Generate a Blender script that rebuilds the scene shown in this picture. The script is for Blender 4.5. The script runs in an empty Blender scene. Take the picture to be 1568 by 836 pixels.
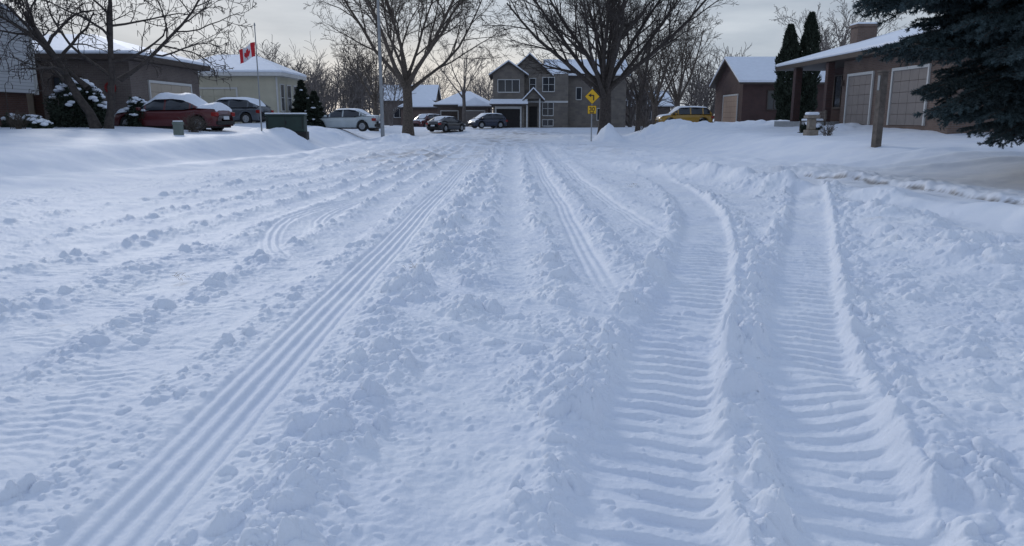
import bpy, math, random, time
import numpy as np
from mathutils import Vector, Matrix
S = bpy.context.scene
R = math.radians
random.seed(7)
T0 = time.time()

# ------------------------------------------------------------------ materials
MATS = {}
def nodes_of(m):
    m.use_nodes = True
    return m.node_tree.nodes, m.node_tree.links, m.node_tree.nodes['Principled BSDF']
def mat(name, col, rough=0.7, var=0.25, scale=6.0, bump=0.0, bscale=40.0, coat=0.0, metal=0.0, emis=None):
    if name in MATS: return MATS[name]
    m = bpy.data.materials.new(name); n, l, b = nodes_of(m)
    b.inputs['Roughness'].default_value = rough
    b.inputs['Metallic'].default_value = metal
    b.inputs['Coat Weight'].default_value = coat
    tc = n.new('ShaderNodeTexCoord')
    no = n.new('ShaderNodeTexNoise'); no.inputs['Scale'].default_value = scale; no.inputs['Detail'].default_value = 5
    l.new(tc.outputs['Object'], no.inputs['Vector'])
    r = n.new('ShaderNodeValToRGB')
    r.color_ramp.elements[0].position = 0.3; r.color_ramp.elements[1].position = 0.7
    r.color_ramp.elements[0].color = (*[c*(1-var) for c in col], 1)
    r.color_ramp.elements[1].color = (*[min(1, c*(1+var)) for c in col], 1)
    l.new(no.outputs['Fac'], r.inputs['Fac']); l.new(r.outputs['Color'], b.inputs['Base Color'])
    if bump > 0:
        n2 = n.new('ShaderNodeTexNoise'); n2.inputs['Scale'].default_value = bscale; n2.inputs['Detail'].default_value = 4
        l.new(tc.outputs['Object'], n2.inputs['Vector'])
        bp = n.new('ShaderNodeBump'); bp.inputs['Strength'].default_value = bump; bp.inputs['Distance'].default_value = 0.03
        l.new(n2.outputs['Fac'], bp.inputs['Height']); l.new(bp.outputs['Normal'], b.inputs['Normal'])
    MATS[name] = m; return m
def brick(name, c1, c2, mortar, bw=0.22, bh=0.075):
    if name in MATS: return MATS[name]
    m = bpy.data.materials.new(name); n, l, b = nodes_of(m)
    b.inputs['Roughness'].default_value = 0.9
    tc = n.new('ShaderNodeTexCoord'); sp = n.new('ShaderNodeSeparateXYZ'); l.new(tc.outputs['Object'], sp.inputs[0])
    ad = n.new('ShaderNodeMath'); ad.operation = 'ADD'; l.new(sp.outputs['X'], ad.inputs[0]); l.new(sp.outputs['Y'], ad.inputs[1])
    cb = n.new('ShaderNodeCombineXYZ'); l.new(ad.outputs[0], cb.inputs['X']); l.new(sp.outputs['Z'], cb.inputs['Y'])
    t = n.new('ShaderNodeTexBrick'); l.new(cb.outputs[0], t.inputs['Vector'])
    t.inputs['Scale'].default_value = 1.0
    t.inputs['Brick Width'].default_value = bw; t.inputs['Row Height'].default_value = bh
    t.inputs['Mortar Size'].default_value = 0.008
    t.inputs['Color1'].default_value = (*c1, 1); t.inputs['Color2'].default_value = (*c2, 1); t.inputs['Mortar'].default_value = (*mortar, 1)
    no = n.new('ShaderNodeTexNoise'); no.inputs['Scale'].default_value = 1.2; no.inputs['Detail'].default_value = 6; l.new(tc.outputs['Object'], no.inputs['Vector'])
    mx = n.new('ShaderNodeMixRGB'); mx.blend_type = 'MULTIPLY'; mx.inputs['Fac'].default_value = 0.6
    l.new(t.outputs['Color'], mx.inputs[1]); l.new(no.outputs['Fac'], mx.inputs[2]); 
    g = n.new('ShaderNodeGamma'); g.inputs['Gamma'].default_value = 0.85
    l.new(mx.outputs[0], g.inputs['Color']); l.new(g.outputs[0], b.inputs['Base Color'])
    MATS[name] = m; return m
def siding(name, col, pitch=0.14):
    if name in MATS: return MATS[name]
    m = bpy.data.materials.new(name); n, l, b = nodes_of(m)
    b.inputs['Roughness'].default_value = 0.6
    tc = n.new('ShaderNodeTexCoord'); sp = n.new('ShaderNodeSeparateXYZ'); l.new(tc.outputs['Object'], sp.inputs[0])
    dv = n.new('ShaderNodeMath'); dv.operation = 'DIVIDE'; dv.inputs[1].default_value = pitch; l.new(sp.outputs['Z'], dv.inputs[0])
    fr = n.new('ShaderNodeMath'); fr.operation = 'FRACT'; l.new(dv.outputs[0], fr.inputs[0])
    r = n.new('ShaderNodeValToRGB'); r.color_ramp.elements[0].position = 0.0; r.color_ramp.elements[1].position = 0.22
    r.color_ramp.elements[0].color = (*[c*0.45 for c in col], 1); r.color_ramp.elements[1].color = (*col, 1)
    l.new(fr.outputs[0], r.inputs['Fac']); l.new(r.outputs['Color'], b.inputs['Base Color'])
    bp = n.new('ShaderNodeBump'); bp.inputs['Strength'].default_value = 0.6; bp.inputs['Distance'].default_value = 0.02; bp.invert = True
    l.new(fr.outputs[0], bp.inputs['Height']); l.new(bp.outputs['Normal'], b.inputs['Normal'])
    MATS[name] = m; return m

SNOWC = (0.785, 0.825, 0.90)
snowm = mat('snow_cover', SNOWC, 0.6, 0.03, 3, 0.4, 12)
glass = mat('window_glass', (0.03, 0.035, 0.045), 0.08, 0.3, 0.7)
trimw = mat('white_trim', (0.55, 0.55, 0.54), 0.5, 0.06, 4)
trimb = mat('brown_trim', (0.05, 0.035, 0.028), 0.6, 0.15, 4)
shing = mat('roof_shingle', (0.07, 0.06, 0.055), 0.9, 0.3, 12, 0.5, 30)
darkin = mat('dark_recess', (0.02, 0.018, 0.018), 0.8, 0.2)
greym = mat('galvanised_metal', (0.28, 0.29, 0.30), 0.45, 0.12, 5, metal=0.3)
rubber = mat('tyre_rubber', (0.018, 0.018, 0.018), 0.85, 0.2)
bark = mat('bark_dark', (0.055, 0.045, 0.040), 0.95, 0.4, 8, 0.6, 25)
bark2 = mat('bark_brown', (0.10, 0.080, 0.065), 0.95, 0.35, 8, 0.6, 25)
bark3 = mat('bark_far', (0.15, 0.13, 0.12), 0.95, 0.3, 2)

# ------------------------------------------------------------------ mesh helpers
def mk(name, verts, faces, m, parent=None, smooth=False, fm=None):
    me = bpy.data.meshes.new(name)
    me.from_pydata([tuple(v) for v in verts], [], [tuple(f) for f in faces])
    ms = m if isinstance(m, (list, tuple)) else [m]
    for k in ms: me.materials.append(k)
    if fm is not None: me.polygons.foreach_set('material_index', fm)
    if smooth: me.polygons.foreach_set('use_smooth', [True]*len(me.polygons))
    me.update()
    o = bpy.data.objects.new(name, me); S.collection.objects.link(o)
    if parent: o.parent = parent
    return o
def mk_np(name, V, F, m, parent=None, smooth=False, fm=None):
    V = np.asarray(V, dtype=np.float32); F = np.asarray(F, dtype=np.int32)
    k = F.shape[1]
    me = bpy.data.meshes.new(name)
    me.vertices.add(len(V)); me.vertices.foreach_set('co', V.ravel())
    me.loops.add(F.size); me.loops.foreach_set('vertex_index', F.ravel())
    me.polygons.add(len(F)); me.polygons.foreach_set('loop_start', np.arange(0, F.size, k, dtype=np.int32))
    me.polygons.foreach_set('loop_total', np.full(len(F), k, dtype=np.int32))
    ms = m if isinstance(m, (list, tuple)) else [m]
    for q in ms: me.materials.append(q)
    if fm is not None: me.polygons.foreach_set('material_index', np.asarray(fm, dtype=np.int32))
    if smooth: me.polygons.foreach_set('use_smooth', np.ones(len(F), dtype=bool))
    me.update(calc_edges=True)
    o = bpy.data.objects.new(name, me); S.collection.objects.link(o)
    if parent: o.parent = parent
    return o
def bx(V, F, x0, x1, y0, y1, z0, z1):
    b = len(V)
    V += [(x0,y0,z0),(x1,y0,z0),(x1,y1,z0),(x0,y1,z0),(x0,y0,z1),(x1,y0,z1),(x1,y1,z1),(x0,y1,z1)]
    F += [(b,b+3,b+2,b+1),(b+4,b+5,b+6,b+7),(b,b+1,b+5,b+4),(b+1,b+2,b+6,b+5),(b+2,b+3,b+7,b+6),(b+3,b,b+4,b+7)]
def cyl(V, F, p0, p1, r0, r1, n=10, cap=True):
    p0 = Vector(p0); p1 = Vector(p1); d = (p1-p0).normalized()
    a = d.orthogonal().normalized(); c = d.cross(a); b = len(V)
    for p, r in ((p0, r0), (p1, r1)):
        for i in range(n):
            t = 2*math.pi*i/n; V.append(tuple(p + a*math.cos(t)*r + c*math.sin(t)*r))
    for i in range(n):
        j = (i+1) % n; F.append((b+i, b+j, b+n+j, b+n+i))
    if cap: F.append(tuple(b+n-1-i for i in range(n))); F.append(tuple(b+n+i for i in range(n)))

class G:
    def __init__(s, name, loc=(0,0,0), rot=0.0, local=False):
        e = bpy.data.objects.new(name, None); S.collection.objects.link(e)
        e.location = loc; e.rotation_euler = (0, 0, rot); e.empty_display_size = 0.3
        s.e = e; s.o = (0,0,0) if local else loc
    def m(s, part, V, F, m, smooth=False, fm=None):
        ox, oy, oz = s.o
        return mk(part, [(v[0]-ox, v[1]-oy, v[2]-oz) for v in V], F, m, s.e, smooth, fm)
    def box(s, part, x0, x1, y0, y1, z0, z1, m, bev=0):
        V, F = [], []; bx(V, F, x0, x1, y0, y1, z0, z1); o = s.m(part, V, F, m)
        if bev:
            b = o.modifiers.new('bev', 'BEVEL'); b.width = bev; b.segments = 3
        return o
    def boxes(s, part, L, m):
        V, F = [], []
        for q in L: bx(V, F, *q)
        return s.m(part, V, F, m)
    def win(s, ax, a0, a1, z0, z1, pl, out, nv=1, nh=0, fr=0.07, fmat=None, gl=None, part='window'):
        L = []; d = 0.06
        def B(a, b, c, e, p):
            lo, hi = sorted((pl-out*0.04, pl + out*p))
            L.append((a, b, lo, hi, c, e) if ax == 'x' else (lo, hi, a, b, c, e))
        B(a0-fr, a0, z0-fr, z1+fr, d); B(a1, a1+fr, z0-fr, z1+fr, d); B(a0, a1, z1, z1+fr, d); B(a0, a1, z0-fr*1.3, z0, d+0.03)
        for i in range(nv):
            c = a0 + (a1-a0)*(i+1)/(nv+1); B(c-0.025, c+0.025, z0, z1, d-0.015)
        for i in range(nh):
            c = z0 + (z1-z0)*(i+1)/(nh+1); B(a0, a1, c-0.02, c+0.02, d-0.025)
        s.boxes(part+'_frame', L, fmat or trimw)
        L = []; B(a0, a1, z0, z1, 0.012); s.boxes(part+'_glass', L, gl or glass)
    def garage(s, ax, a0, a1, z0, z1, pl, out, m, n=5):
        L = []; h = (z1-z0)/n
        for i in range(n):
            for k in range(4):
                w = (a1-a0)/4
                A, B_ = a0+k*w+0.01, a0+(k+1)*w-0.01; C, D = z0+i*h+0.008, z0+(i+1)*h-0.008
                lo, hi = sorted((pl-out*0.05, pl+out*0.035))
                L.append((A, B_, lo, hi, C, D) if ax == 'x' else (lo, hi, A, B_, C, D))
        s.boxes('garage_door', L, m)
        L = []
        for (A, B_, C, D) in ((a0-0.1, a0, z0, z1), (a1, a1+0.1, z0, z1), (a0-0.1, a1+0.1, z1, z1+0.12)):
            lo, hi = sorted((pl-out*0.05, pl+out*0.07))
            L.append((A, B_, lo, hi, C, D) if ax == 'x' else (lo, hi, A, B_, C, D))
        s.boxes('garage_frame', L, trimw)
    def hip(s, x0, x1, y0, y1, z, rise, axis='x', inset=None, over=0.45, fas=0.2, fmat=None, snow=0.14):
        x0 -= over; x1 += over; y0 -= over; y1 += over
        def shape(e, za, zb, dz):
            a0, a1, b0, b1 = x0+e, x1-e, y0+e, y1-e
            ins = (min(x1-x0, y1-y0)/2 if inset is None else inset)
            if axis == 'x': rd = [(x0+ins, (y0+y1)/2, zb+rise+dz), (x1-ins, (y0+y1)/2, zb+rise+dz)]
            else: rd = [((x0+x1)/2, y0+ins, zb+rise+dz), ((x0+x1)/2, y1-ins, zb+rise+dz)]
            V = [(a0,b0,za),(a1,b0,za),(a1,b1,za),(a0,b1,za),(a0,b0,zb),(a1,b0,zb),(a1,b1,zb),(a0,b1,zb)]+rd
            F = [(0,3,2,1),(0,1,5,4),(1,2,6,5),(2,3,7,6),(3,0,4,7)]
            if axis == 'x': F += [(4,5,9,8),(5,6,9),(6,7,8,9),(7,4,8)]
            else: F += [(4,5,8),(5,6,9,8),(6,7,9),(7,4,8,9)]
            return V, F
        V, F = shape(0, z, z+fas, 0); s.m('roof', V, F, fmat or shing)
        V, F = shape(-0.03, z+fas+0.004, z+fas+snow, 0.02)
        o = s.m('roof_snow', V, F, snowm); b = o.modifiers.new('bev', 'BEVEL'); b.width = 0.06; b.segments = 2
    def gable(s, x0, x1, y0, y1, z, rise, axis, wm, over=0.4, th=0.14, sth=0.14, rmat=None):
        if axis == 'x':
            P = lambda a, b, c: (a, b, c); a0, a1, b0, b1 = x0, x1, y0, y1
        else:
            P = lambda a, b, c: (b, a, c); a0, a1, b0, b1 = y0, y1, x0, x1
        mid = (b0+b1)/2
        V = [P(a0,b0,z),P(a0,b1,z),P(a0,mid,z+rise),P(a1,b0,z),P(a1,b1,z),P(a1,mid,z+rise)]
        s.m('gable_wall', V, [(0,1,2),(3,5,4),(0,2,5,3),(1,4,5,2)], wm)
        sl = rise/(mid-b0)
        for sg, be in ((-1, b0), (1, b1)):
            eb = be + sg*over; ez = z - over*sl
            for nm, t0, t1, m, ex in (('roof', 0.01, th, rmat or shing, 0), ('roof_snow', th+0.004, th+sth, snowm, 0.03)):
                V = []
                for t in (t0, t1):
                    V += [P(a0-over-ex, eb+sg*ex, ez+t), P(a1+over+ex, eb+sg*ex, ez+t), P(a1+over+ex, mid, z+rise+t), P(a0-over-ex, mid, z+rise+t)]
                s.m(nm, V, [(0,1,2,3),(4,5,6,7),(0,1,5,4),(1,2,6,5),(2,3,7,6),(3,0,4,7)], m)

# ------------------------------------------------------------------ noise
GT = np.random.default_rng(1234).permutation(65536).astype(np.int64)
GA = np.arange(65536)*2*np.pi/65536; GC = np.cos(GA); GSN = np.sin(GA)
def pn(x, y, seed=0):
    fx0 = np.floor(x); fy0 = np.floor(y)
    ix = fx0.astype(np.int64); iy = fy0.astype(np.int64); fx = x-fx0; fy = y-fy0
    u = fx*fx*fx*(fx*(fx*6-15)+10); v = fy*fy*fy*(fy*(fy*6-15)+10)
    def g(dx, dy):
        k = GT[(GT[(ix+dx+seed*7919) & 65535]+iy+dy) & 65535]
        return GC[k]*(fx-dx)+GSN[k]*(fy-dy)
    a = g(0,0); b = g(1,0); c = g(0,1); d = g(1,1)
    return ((a*(1-u)+b*u)*(1-v)+(c*(1-u)+d*u)*v)*1.5
def fbm(x, y, s, octv=3, seed=0, gain=0.5):
    o = 0; a = 1.0; x = x/s; y = y/s
    for i in range(octv):
        o = o + a*pn(x, y, seed+i*17); a *= gain
        x, y = (x*1.6-y*1.2)*1.0+3.1, (x*1.2+y*1.6)*1.0+7.7
    return o
RT = [np.random.default_rng(900+i).random(65536) for i in range(5)]
def clods(x, y, cell, dens, seed):
    out = np.zeros_like(x); act = dens > 0.005
    x = x[act]; y = y[act]; dens = dens[act]
    gx = x/cell; gy = y/cell; ix = np.floor(gx).astype(np.int64); iy = np.floor(gy).astype(np.int64)
    best = np.zeros_like(x)
    for di in (-1,0,1):
        for dj in (-1,0,1):
            cx = ix+di; cy = iy+dj
            k = GT[(GT[(cx+seed*7919) & 65535]+cy) & 65535]
            px = cx+RT[0][k]; py = cy+RT[1][k]
            r = 0.22+0.38*RT[2][k]**1.5
            e = 0.7+0.6*RT[4][k]
            a = np.clip((dens-RT[3][k])/0.12, 0, 1)
            d2 = (((gx-px)*e)**2+((gy-py)/e)**2)/(r*r)
            v = r*np.sqrt(np.clip(1-d2,0,1))*a
            best = np.maximum(best, v)
    out[act] = best*cell
    return out
def ss(a, b, x):
    t = np.clip((x-a)/(b-a), 0, 1); return t*t*(3-2*t)
def gs(x, w): return np.exp(-(x/w)**2)

def terrain(x, y):
    x = np.asarray(x, float); y = np.asarray(y, float)
    xe = np.interp(y, [0,10,17,29,45,55,70], [-13.5,-13,-11.6,-8.6,-8.6,-10,-18])
    hl = np.interp(y, [0,10,28,40,60], [0.22,0.28,0.78,0.82,0.7])
    L = ss(0, 1, (xe-x)/2.4)*hl + ss(0, 1, (-11-x)/6.0)*0.28*ss(10,28,y)
    xr = np.interp(y, [0,8,14,22,30,45,58,70], [7.5,8,10.5,9.5,8.0,7.5,8,18])
    hr = np.interp(y, [0,14,22,28,40,60], [0.3,0.25,0.52,0.70,0.75,0.7])
    Rr = ss(0, 1, (x-xr)/3.0)*hr + ss(0, 1, (x-12)/5.0)*0.38*ss(22,30,y)
    far = ss(66, 80, y)*0.4
    return np.where(x < 0, L, Rr)*(1-ss(66,80,y)) + far
def zt(x, y): return float(terrain(np.array([x]), np.array([y]))[0])

def spl(pts, k=4):
    P = np.array([pts[0]]+list(pts)+[pts[-1]], float); out = []
    for i in range(1, len(P)-2):
        for t in np.arange(k)/k:
            out.append(0.5*((2*P[i])+(-P[i-1]+P[i+1])*t+(2*P[i-1]-5*P[i]+4*P[i+1]-P[i+2])*t*t+(-P[i-1]+3*P[i]-3*P[i+1]+P[i+2])*t**3))
    out.append(P[-2]); return out
def polyd(x, y, pts, mg=2.2, k=4):
    pts = spl(pts, k)
    A = np.array(pts)
    bestF = np.full(x.shape, 50.0); dF = np.full(x.shape, 50.0); aF = np.zeros(x.shape)
    q = (x > A[:,0].min()-mg) & (x < A[:,0].max()+mg) & (y > A[:,1].min()-mg) & (y < A[:,1].max()+mg)
    X = x[q]; Y = y[q]; best = np.full(X.shape, 50.0); sg = np.ones(X.shape); ar = np.zeros(X.shape); acc = 0
    for (ax, ay), (bx_, by) in zip(pts[:-1], pts[1:]):
        dx, dy = bx_-ax, by-ay; L = math.hypot(dx, dy)
        if L < 1e-6: continue
        m = (X > min(ax,bx_)-mg) & (X < max(ax,bx_)+mg) & (Y > min(ay,by)-mg) & (Y < max(ay,by)+mg)
        xs = X[m]-ax; ys = Y[m]-ay
        t = np.clip((xs*dx+ys*dy)/(L*L), 0, 1); qx = xs-t*dx; qy = ys-t*dy; d = np.hypot(qx, qy)
        b = best[m]; w = d < b
        s_ = sg[m]; a_ = ar[m]
        best[m] = np.where(w, d, b); sg[m] = np.where(w, np.sign(dx*ys-dy*xs), s_); ar[m] = np.where(w, acc+t*L, a_); acc += L
    bestF[q] = best; dF[q] = -best*sg; aF[q] = ar
    return dF, aF, bestF

def height(x, y, dirt):
    r = np.hypot(x, y)
    z = terrain(x, y)
    nearm = r < 42
    X = x[nearm]; Y = y[nearm]; rr = r[nearm]
    nw = fbm(X, Y, 0.7, 2, 5); nw2 = fbm(X, Y, 0.7, 2, 9)
    wx = X+0.05*nw; wy = Y+0.05*nw2
    wx = wx+0.018*fbm(X, Y, 0.10, 2, 3); wy = wy+0.018*fbm(X, Y, 0.10, 2, 4)
    nA = fbm(X, Y, 0.6, 2, 66); nB = fbm(X, Y, 0.5, 2, 75); nC = fbm(X, Y, 0.9, 2, 51); nD = fbm(X, Y, 0.25, 2, 95)
    road = ss(-0.2, 1.2, X-np.interp(Y,[0,10,17,29,45],[-12.0,-11,-9.6,-7.3,-7.5]))*ss(-0.2,1.2,np.interp(Y,[0,8,14,22,30,45],[6.2,6.6,7.0,7.6,8,8])-X)
    h = 0.028*fbm(X, Y, 1.6, 2, 21)*(0.4+0.6*road) + road*0.014*fbm(X, Y, 0.35, 3, 33)
    h += (1-road)*(0.05*fbm(X, Y*1.7, 4.0, 2, 44)+0.010*fbm(X, Y*1.5, 0.7, 3, 45))
    dens = 0.08+0.22*nC
    big = np.clip(0.08*nA, 0, 1)
    smooth = np.zeros_like(X)
    # ---- left ruts
    xl = X-0.14*(np.clip(Y,0,22)-7)*ss(-1.9,-4.5,X)
    xl = xl+0.05*np.sin(Y*0.5)+0.04*nC
    for c, w, a in ((-2.15,0.26,0.022),(-3.05,0.27,0.036),(-4.25,0.32,0.038),(-5.3,0.30,0.034),(-6.7,0.34,0.038),(-8.2,0.38,0.03)):
        g = np.exp(-((xl-c)/w)**4); h -= a*g; smooth = np.maximum(smooth, 0.62*g)
        h += g*0.0048*np.sin(2*math.pi*(Y+0.5*np.abs(xl-c))/0.09)*ss(-0.1,0.4,nB)
    for c, w, a in ((-1.85,0.10,0.012),(-2.62,0.14,0.036),(-3.66,0.17,0.047),(-4.8,0.14,0.040),(-6.0,0.18,0.046),(-7.5,0.22,0.045)):
        g = gs(xl-c, w)*(0.5+0.85*nA); g = np.clip(g, 0, 1.3); h += a*g; dens += 0.5*g; big += 0.28*g
    # ---- ribbed tyre track
    t = X+1.42-0.012*np.sin(Y*0.9)
    band = np.exp(-(t/0.175)**10)
    cs_ = -np.cos(2*math.pi*t/0.088)
    rib = np.sign(cs_)*np.abs(cs_)**0.7
    h = h*(1-0.8*band)+band*(-0.020+0.0120*rib*(0.9+0.3*nB))
    smooth = np.maximum(smooth, np.exp(-(t/0.20)**10))
    # ---- clumpy ridge right of it
    c = -0.84+0.09*nC
    g = gs(X-c, 0.20)*(0.7+0.6*nB); h += 0.060*np.clip(g,0,1.5); dens += 0.75*g; big += 1.0*g
    # ---- middle
    g = gs(X+0.25, 0.25)*ss(6.0,3.5,Y); h -= 0.022*g; dens -= 0.35*g; smooth = np.maximum(smooth, 0.35*g)
    g = gs(X-0.02, 0.16)*ss(4.5,7,Y); h += g*(-0.026+0.004*np.sin(2*math.pi*Y/0.13)); smooth = np.maximum(smooth,0.6*g)
    g = (gs(X+0.35,0.16)+gs(X-0.38,0.14))*ss(3.6,5.5,Y)*(0.6+0.7*nB); h += 0.045*g; dens += 0.55*g; big += 0.6*g
    c = 0.82+0.02*np.sin(Y*0.6); t = X-c; g = np.exp(-(t/0.13)**6)*ss(5.2,7.6,Y)
    h += g*(-0.024-0.008*np.cos(2*math.pi*t/0.09)); smooth = np.maximum(smooth, 0.9*g)
    g = gs(X-1.14,0.14)*ss(5.5,7.5,Y)*(1+0.6*nA); h += 0.05*g; dens += 0.35*g; big += .25*g
    g = gs(X-0.3, 0.35)*gs(Y-3.9, 1.0); h += 0.028*g; dens += 0.42*g; big += 0.55*g
    g = gs(X+0.15,0.35)*gs(Y-5.6,0.7); dens += 0.25*g; big += 0.35*g
    c = np.interp(Y,[8,12,18,30],[2.0,1.75,1.6,1.7]); t = X-c; g = np.exp(-(t/0.13)**6)*ss(8,10.5,Y)
    h += g*(-0.028-0.008*np.cos(2*math.pi*t/0.09)); smooth = np.maximum(smooth, g)
    h += gs(t-0.4,0.18)*ss(8,11,Y)*0.045
    # ---- tractor tracks
    yL = [0,1.5,2.3,3,3.8,5.05,7.5,11,14,18,24,30]; xL = [0.0,.26,.44,.60,.81,1.19,1.96,2.85,3.3,3.6,3.8,3.7]
    yR = [0,1.5,2.3,3,3.8,5.05,7.5,10.5,14,18]; xR = [0.85,1.05,1.22,1.38,1.62,2.06,3.03,4.25,5.6,7.2]
    for (yy, xx, hw, sd, gl) in ((yL, xL, 0.29, 3, 1.0), (yR, xR, 0.26, 8, 0.8)):
        pts = list(zip(xx, yy))
        d, arc, _ = polyd(X, Y, pts)
        d = d + 0.010*nB
        fade = ss(24, 10, Y)
        g = np.exp(-(d/hw)**8)*fade
        bend = 0.10*np.abs(d+0.05)+0.06*d
        ph = (arc+bend+0.025*nC)/0.155
        f_ = ph-np.floor(ph)
        # rounded packed bar with a sharp scoop on the near side
        lug = np.where(f_ < 0.30, -1+2.1*ss(0,0.10,f_), np.where(f_ < 0.42, 1.1, 1.1-2.1*ss(0.42,0.62,f_)))
        am = np.clip(0.95+1.1*fbm(X, Y, 0.55, 2, 90+sd), 0.08, 1.1)*(0.5+0.5*ss(-0.22,0.06,d))
        h = h*(1-0.7*g)+g*(-0.040*(0.5+0.5*gl)+0.0145*gl*lug*am)
        dens = dens+g*0.04; smooth = np.maximum(smooth, 0.62*g)
        n1 = np.clip(0.8+0.9*nD, 0.1, 1.6)
        e = gs(d-hw-0.05, 0.045)*fade*n1*gl; h += 0.066*e; dens += 0.3*e
        e = gs(d-hw-0.20, 0.13)*fade*n1; h += 0.035*e; dens += 0.48*e; big += 0.3*e
        e = gs(d+hw+0.13, 0.12)*fade*n1; h += 0.042*e; dens += 0.45*e; big += 0.35*e
    # ---- right rough mounds
    xr_ = np.interp(Y, yR, xR)+0.45
    g = ss(0, 0.5, X-xr_)*ss(9.5, 7.5, X)
    h += g*(0.085*np.clip(fbm(X, Y, 1.0, 2, 101)+0.25,0,2)+0.02); dens += g*0.06*(1+nC); big += g*0.16
    h += 0.15*gs(X-2.25,0.45)*gs(Y-2.9,0.65)*(1+0.3*nA) + 0.09*gs(X-1.75,0.2)*gs(Y-3.2,0.9)
    cb = np.interp(Y,[4,7,10.5,14,17,22],[3.7,4.0,5.0,5.0,4.4,3.9])
    g = gs(X-cb-0.35, 0.5)*ss(4.5,8,Y)*ss(24,17,Y)*(0.8+0.5*nC); h += 0.17*g; dens += 0.10*g; big += 0.2*g
    pts = [(2.6,26),(4.4,19),(5.4,15.5),(6.4,12.0),(7.4,9.6),(9.5,7.2)]
    d, arc, _ = polyd(X, Y, pts)
    h += 0.20*np.where(d > 0, gs(d,0.30), gs(d,0.8))*(1+0.35*nC)*ss(28,20,Y)
    h -= 0.05*gs(d-0.9, 0.35)
    for k, off in enumerate((0, 1.5, 3.2)):
        pts = [(2.2+off*0.6,40),(3.4+off*.8,30),(6+off*.6,24+off*.6),(10,20.5+off*0.8),(16,19+off),(28,18.5+off)]
        d, arc, _ = polyd(X, Y, pts)
        h += -0.06*gs(d,0.28)+0.085*gs(d-0.55,0.25)*(1+0.4*nC)
    for pts in ([(-2.05,7.0),(-2.6,8.0),(-3.1,9.5),(-3.25,11.2),(-2.9,13.2),(-2.2,15.5)], [(-2.3,9.2),(-2.75,10.5),(-2.85,12),(-2.5,14),(-1.9,16)]):
        d, arc, _ = polyd(X, Y, pts)
        tot = arc.max(); fe = ss(0,1.6,arc)*ss(tot,tot-2.0,arc)
        g = np.exp(-(d/0.13)**4)*fe; h = h*(1-0.5*g)+g*(-0.010-0.007*np.cos(2*math.pi*d/0.09)); smooth = np.maximum(smooth, 0.65*g)
    d, arc, _ = polyd(X, Y, [(-1.1,7.4),(-0.2,5.9),(0.7,5.3),(1.3,4.7)])
    g = np.exp(-(d/0.13)**4); h = h*(1-0.5*g)+g*(-0.015-0.006*np.cos(2*math.pi*d/0.075)); smooth = np.maximum(smooth, 0.6*g)
    d, arc, _ = polyd(X, Y, [(-0.9,5.6),(-0.2,4.9),(0.5,4.5)])
    g = np.exp(-(d/0.12)**4); h = h*(1-0.5*g)+g*(-0.015-0.006*np.cos(2*math.pi*d/0.075)); smooth = np.maximum(smooth, 0.6*g)
    xe = np.interp(Y,[0,10,17,29,45],[-12.5,-12,-10.6,-7.8,-8])
    g = gs(X-xe,0.7)*(0.9+0.4*nC); h += 0.13*g
    h += (1-road)*0.12*gs(X+9.3,1.6)*gs(Y-17,1.2)
    dens = np.clip(dens*(0.02+0.98*road), 0, 0.9)*(1-smooth)
    big = np.clip(big, 0, 1)*(1-smooth)*road
    h += 0.68*clods(wx, wy, 0.23, np.clip(big*0.8,0,0.75), 201)
    h += 0.66*clods(wx+3, wy, 0.13, dens*0.85, 211)
    h += 0.60*clods(wx, wy+5, 0.07, np.clip(dens*1.0+0.04*road,0,1)*(1-0.8*smooth), 221)
    sm = rr < 17
    c3 = np.zeros_like(X); c3[sm] = clods(wx[sm], wy[sm], 0.036, (np.clip(dens*1.1+0.16,0,1)*(1-0.85*smooth)*road)[sm], 231); h += 0.6*c3
    h += road*(1-0.75*smooth)*(0.005*fbm(X, Y, 0.06, 2, 241)+0.012*np.clip(fbm(X, Y, 0.13, 3, 251),-0.1,2))
    z[nearm] += h
    for (px, py, sx, sy, a) in ((5.9,46,0.8,1.2,0.85),(8.4,46.6,1.4,1.6,0.55),(10.6,46,1.8,1.8,0.45),(13.6,47,2.2,2.0,0.32),(16.5,46,1.8,1.5,0.15),
                                (-7.0,47,1.5,1.8,0.40),(-9.6,42,2.0,1.5,0.28),(-10.6,34.9,1.5,0.7,0.20),(14.6,33.5,1.2,1.4,0.25),(-5.2,52,1.2,2,.30),(4.0,50,1.5,1.5,.3),(-13.5,45,2,1.5,.3)):
        q = (np.abs(x-px) < 4*sx) & (np.abs(y-py) < 4*sy)
        g = np.exp(-((x[q]-px)/sx)**2-((y[q]-py)/sy)**2)
        z[q] += a*g*(1+0.35*fbm(x[q], y[q], 0.9, 3, 300)) + 0.2*np.clip(g*2,0,1)*clods(x[q], y[q], 0.8, g*0+0.6, 310)
    q = (r >= 20) & (r < 75) & (x > -8) & (x < 8)
    z[q] += (0.05*fbm(x[q], y[q]*0.25, 0.8, 3, 320))*ss(20,30,r[q])
    q = r > 40
    z[q] += 0.06*fbm(x[q], y[q], 5, 2, 330)
    dd = np.zeros_like(x)
    q = (r > 15) & (r < 95)
    X = x[q]; Y = y[q]
    m = gs(X+3.6, 2.2)*gs(Y-30, 7)*0.55+gs(X-1+0.04*Y, 2.2)*gs(Y-50, 12)*0.5 + gs(X-1,4)*gs(Y-68,6)*0.5+0.2*gs(X-4,1.6)*gs(Y-36,6)
    dd[q] = m*np.clip(0.45+1.2*fbm(X, Y*0.45, 0.8, 4, 401), 0, 1)
    # exposed soil on the ploughed edge beside the driveway
    pts = [(7.3,19.8),(7.9,17.2),(8.15,15),(8.5,13.0),(9.3,11.2),(11.0,9.6)]
    d, arc, ad = polyd(x, y, pts, 3.0)
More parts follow.
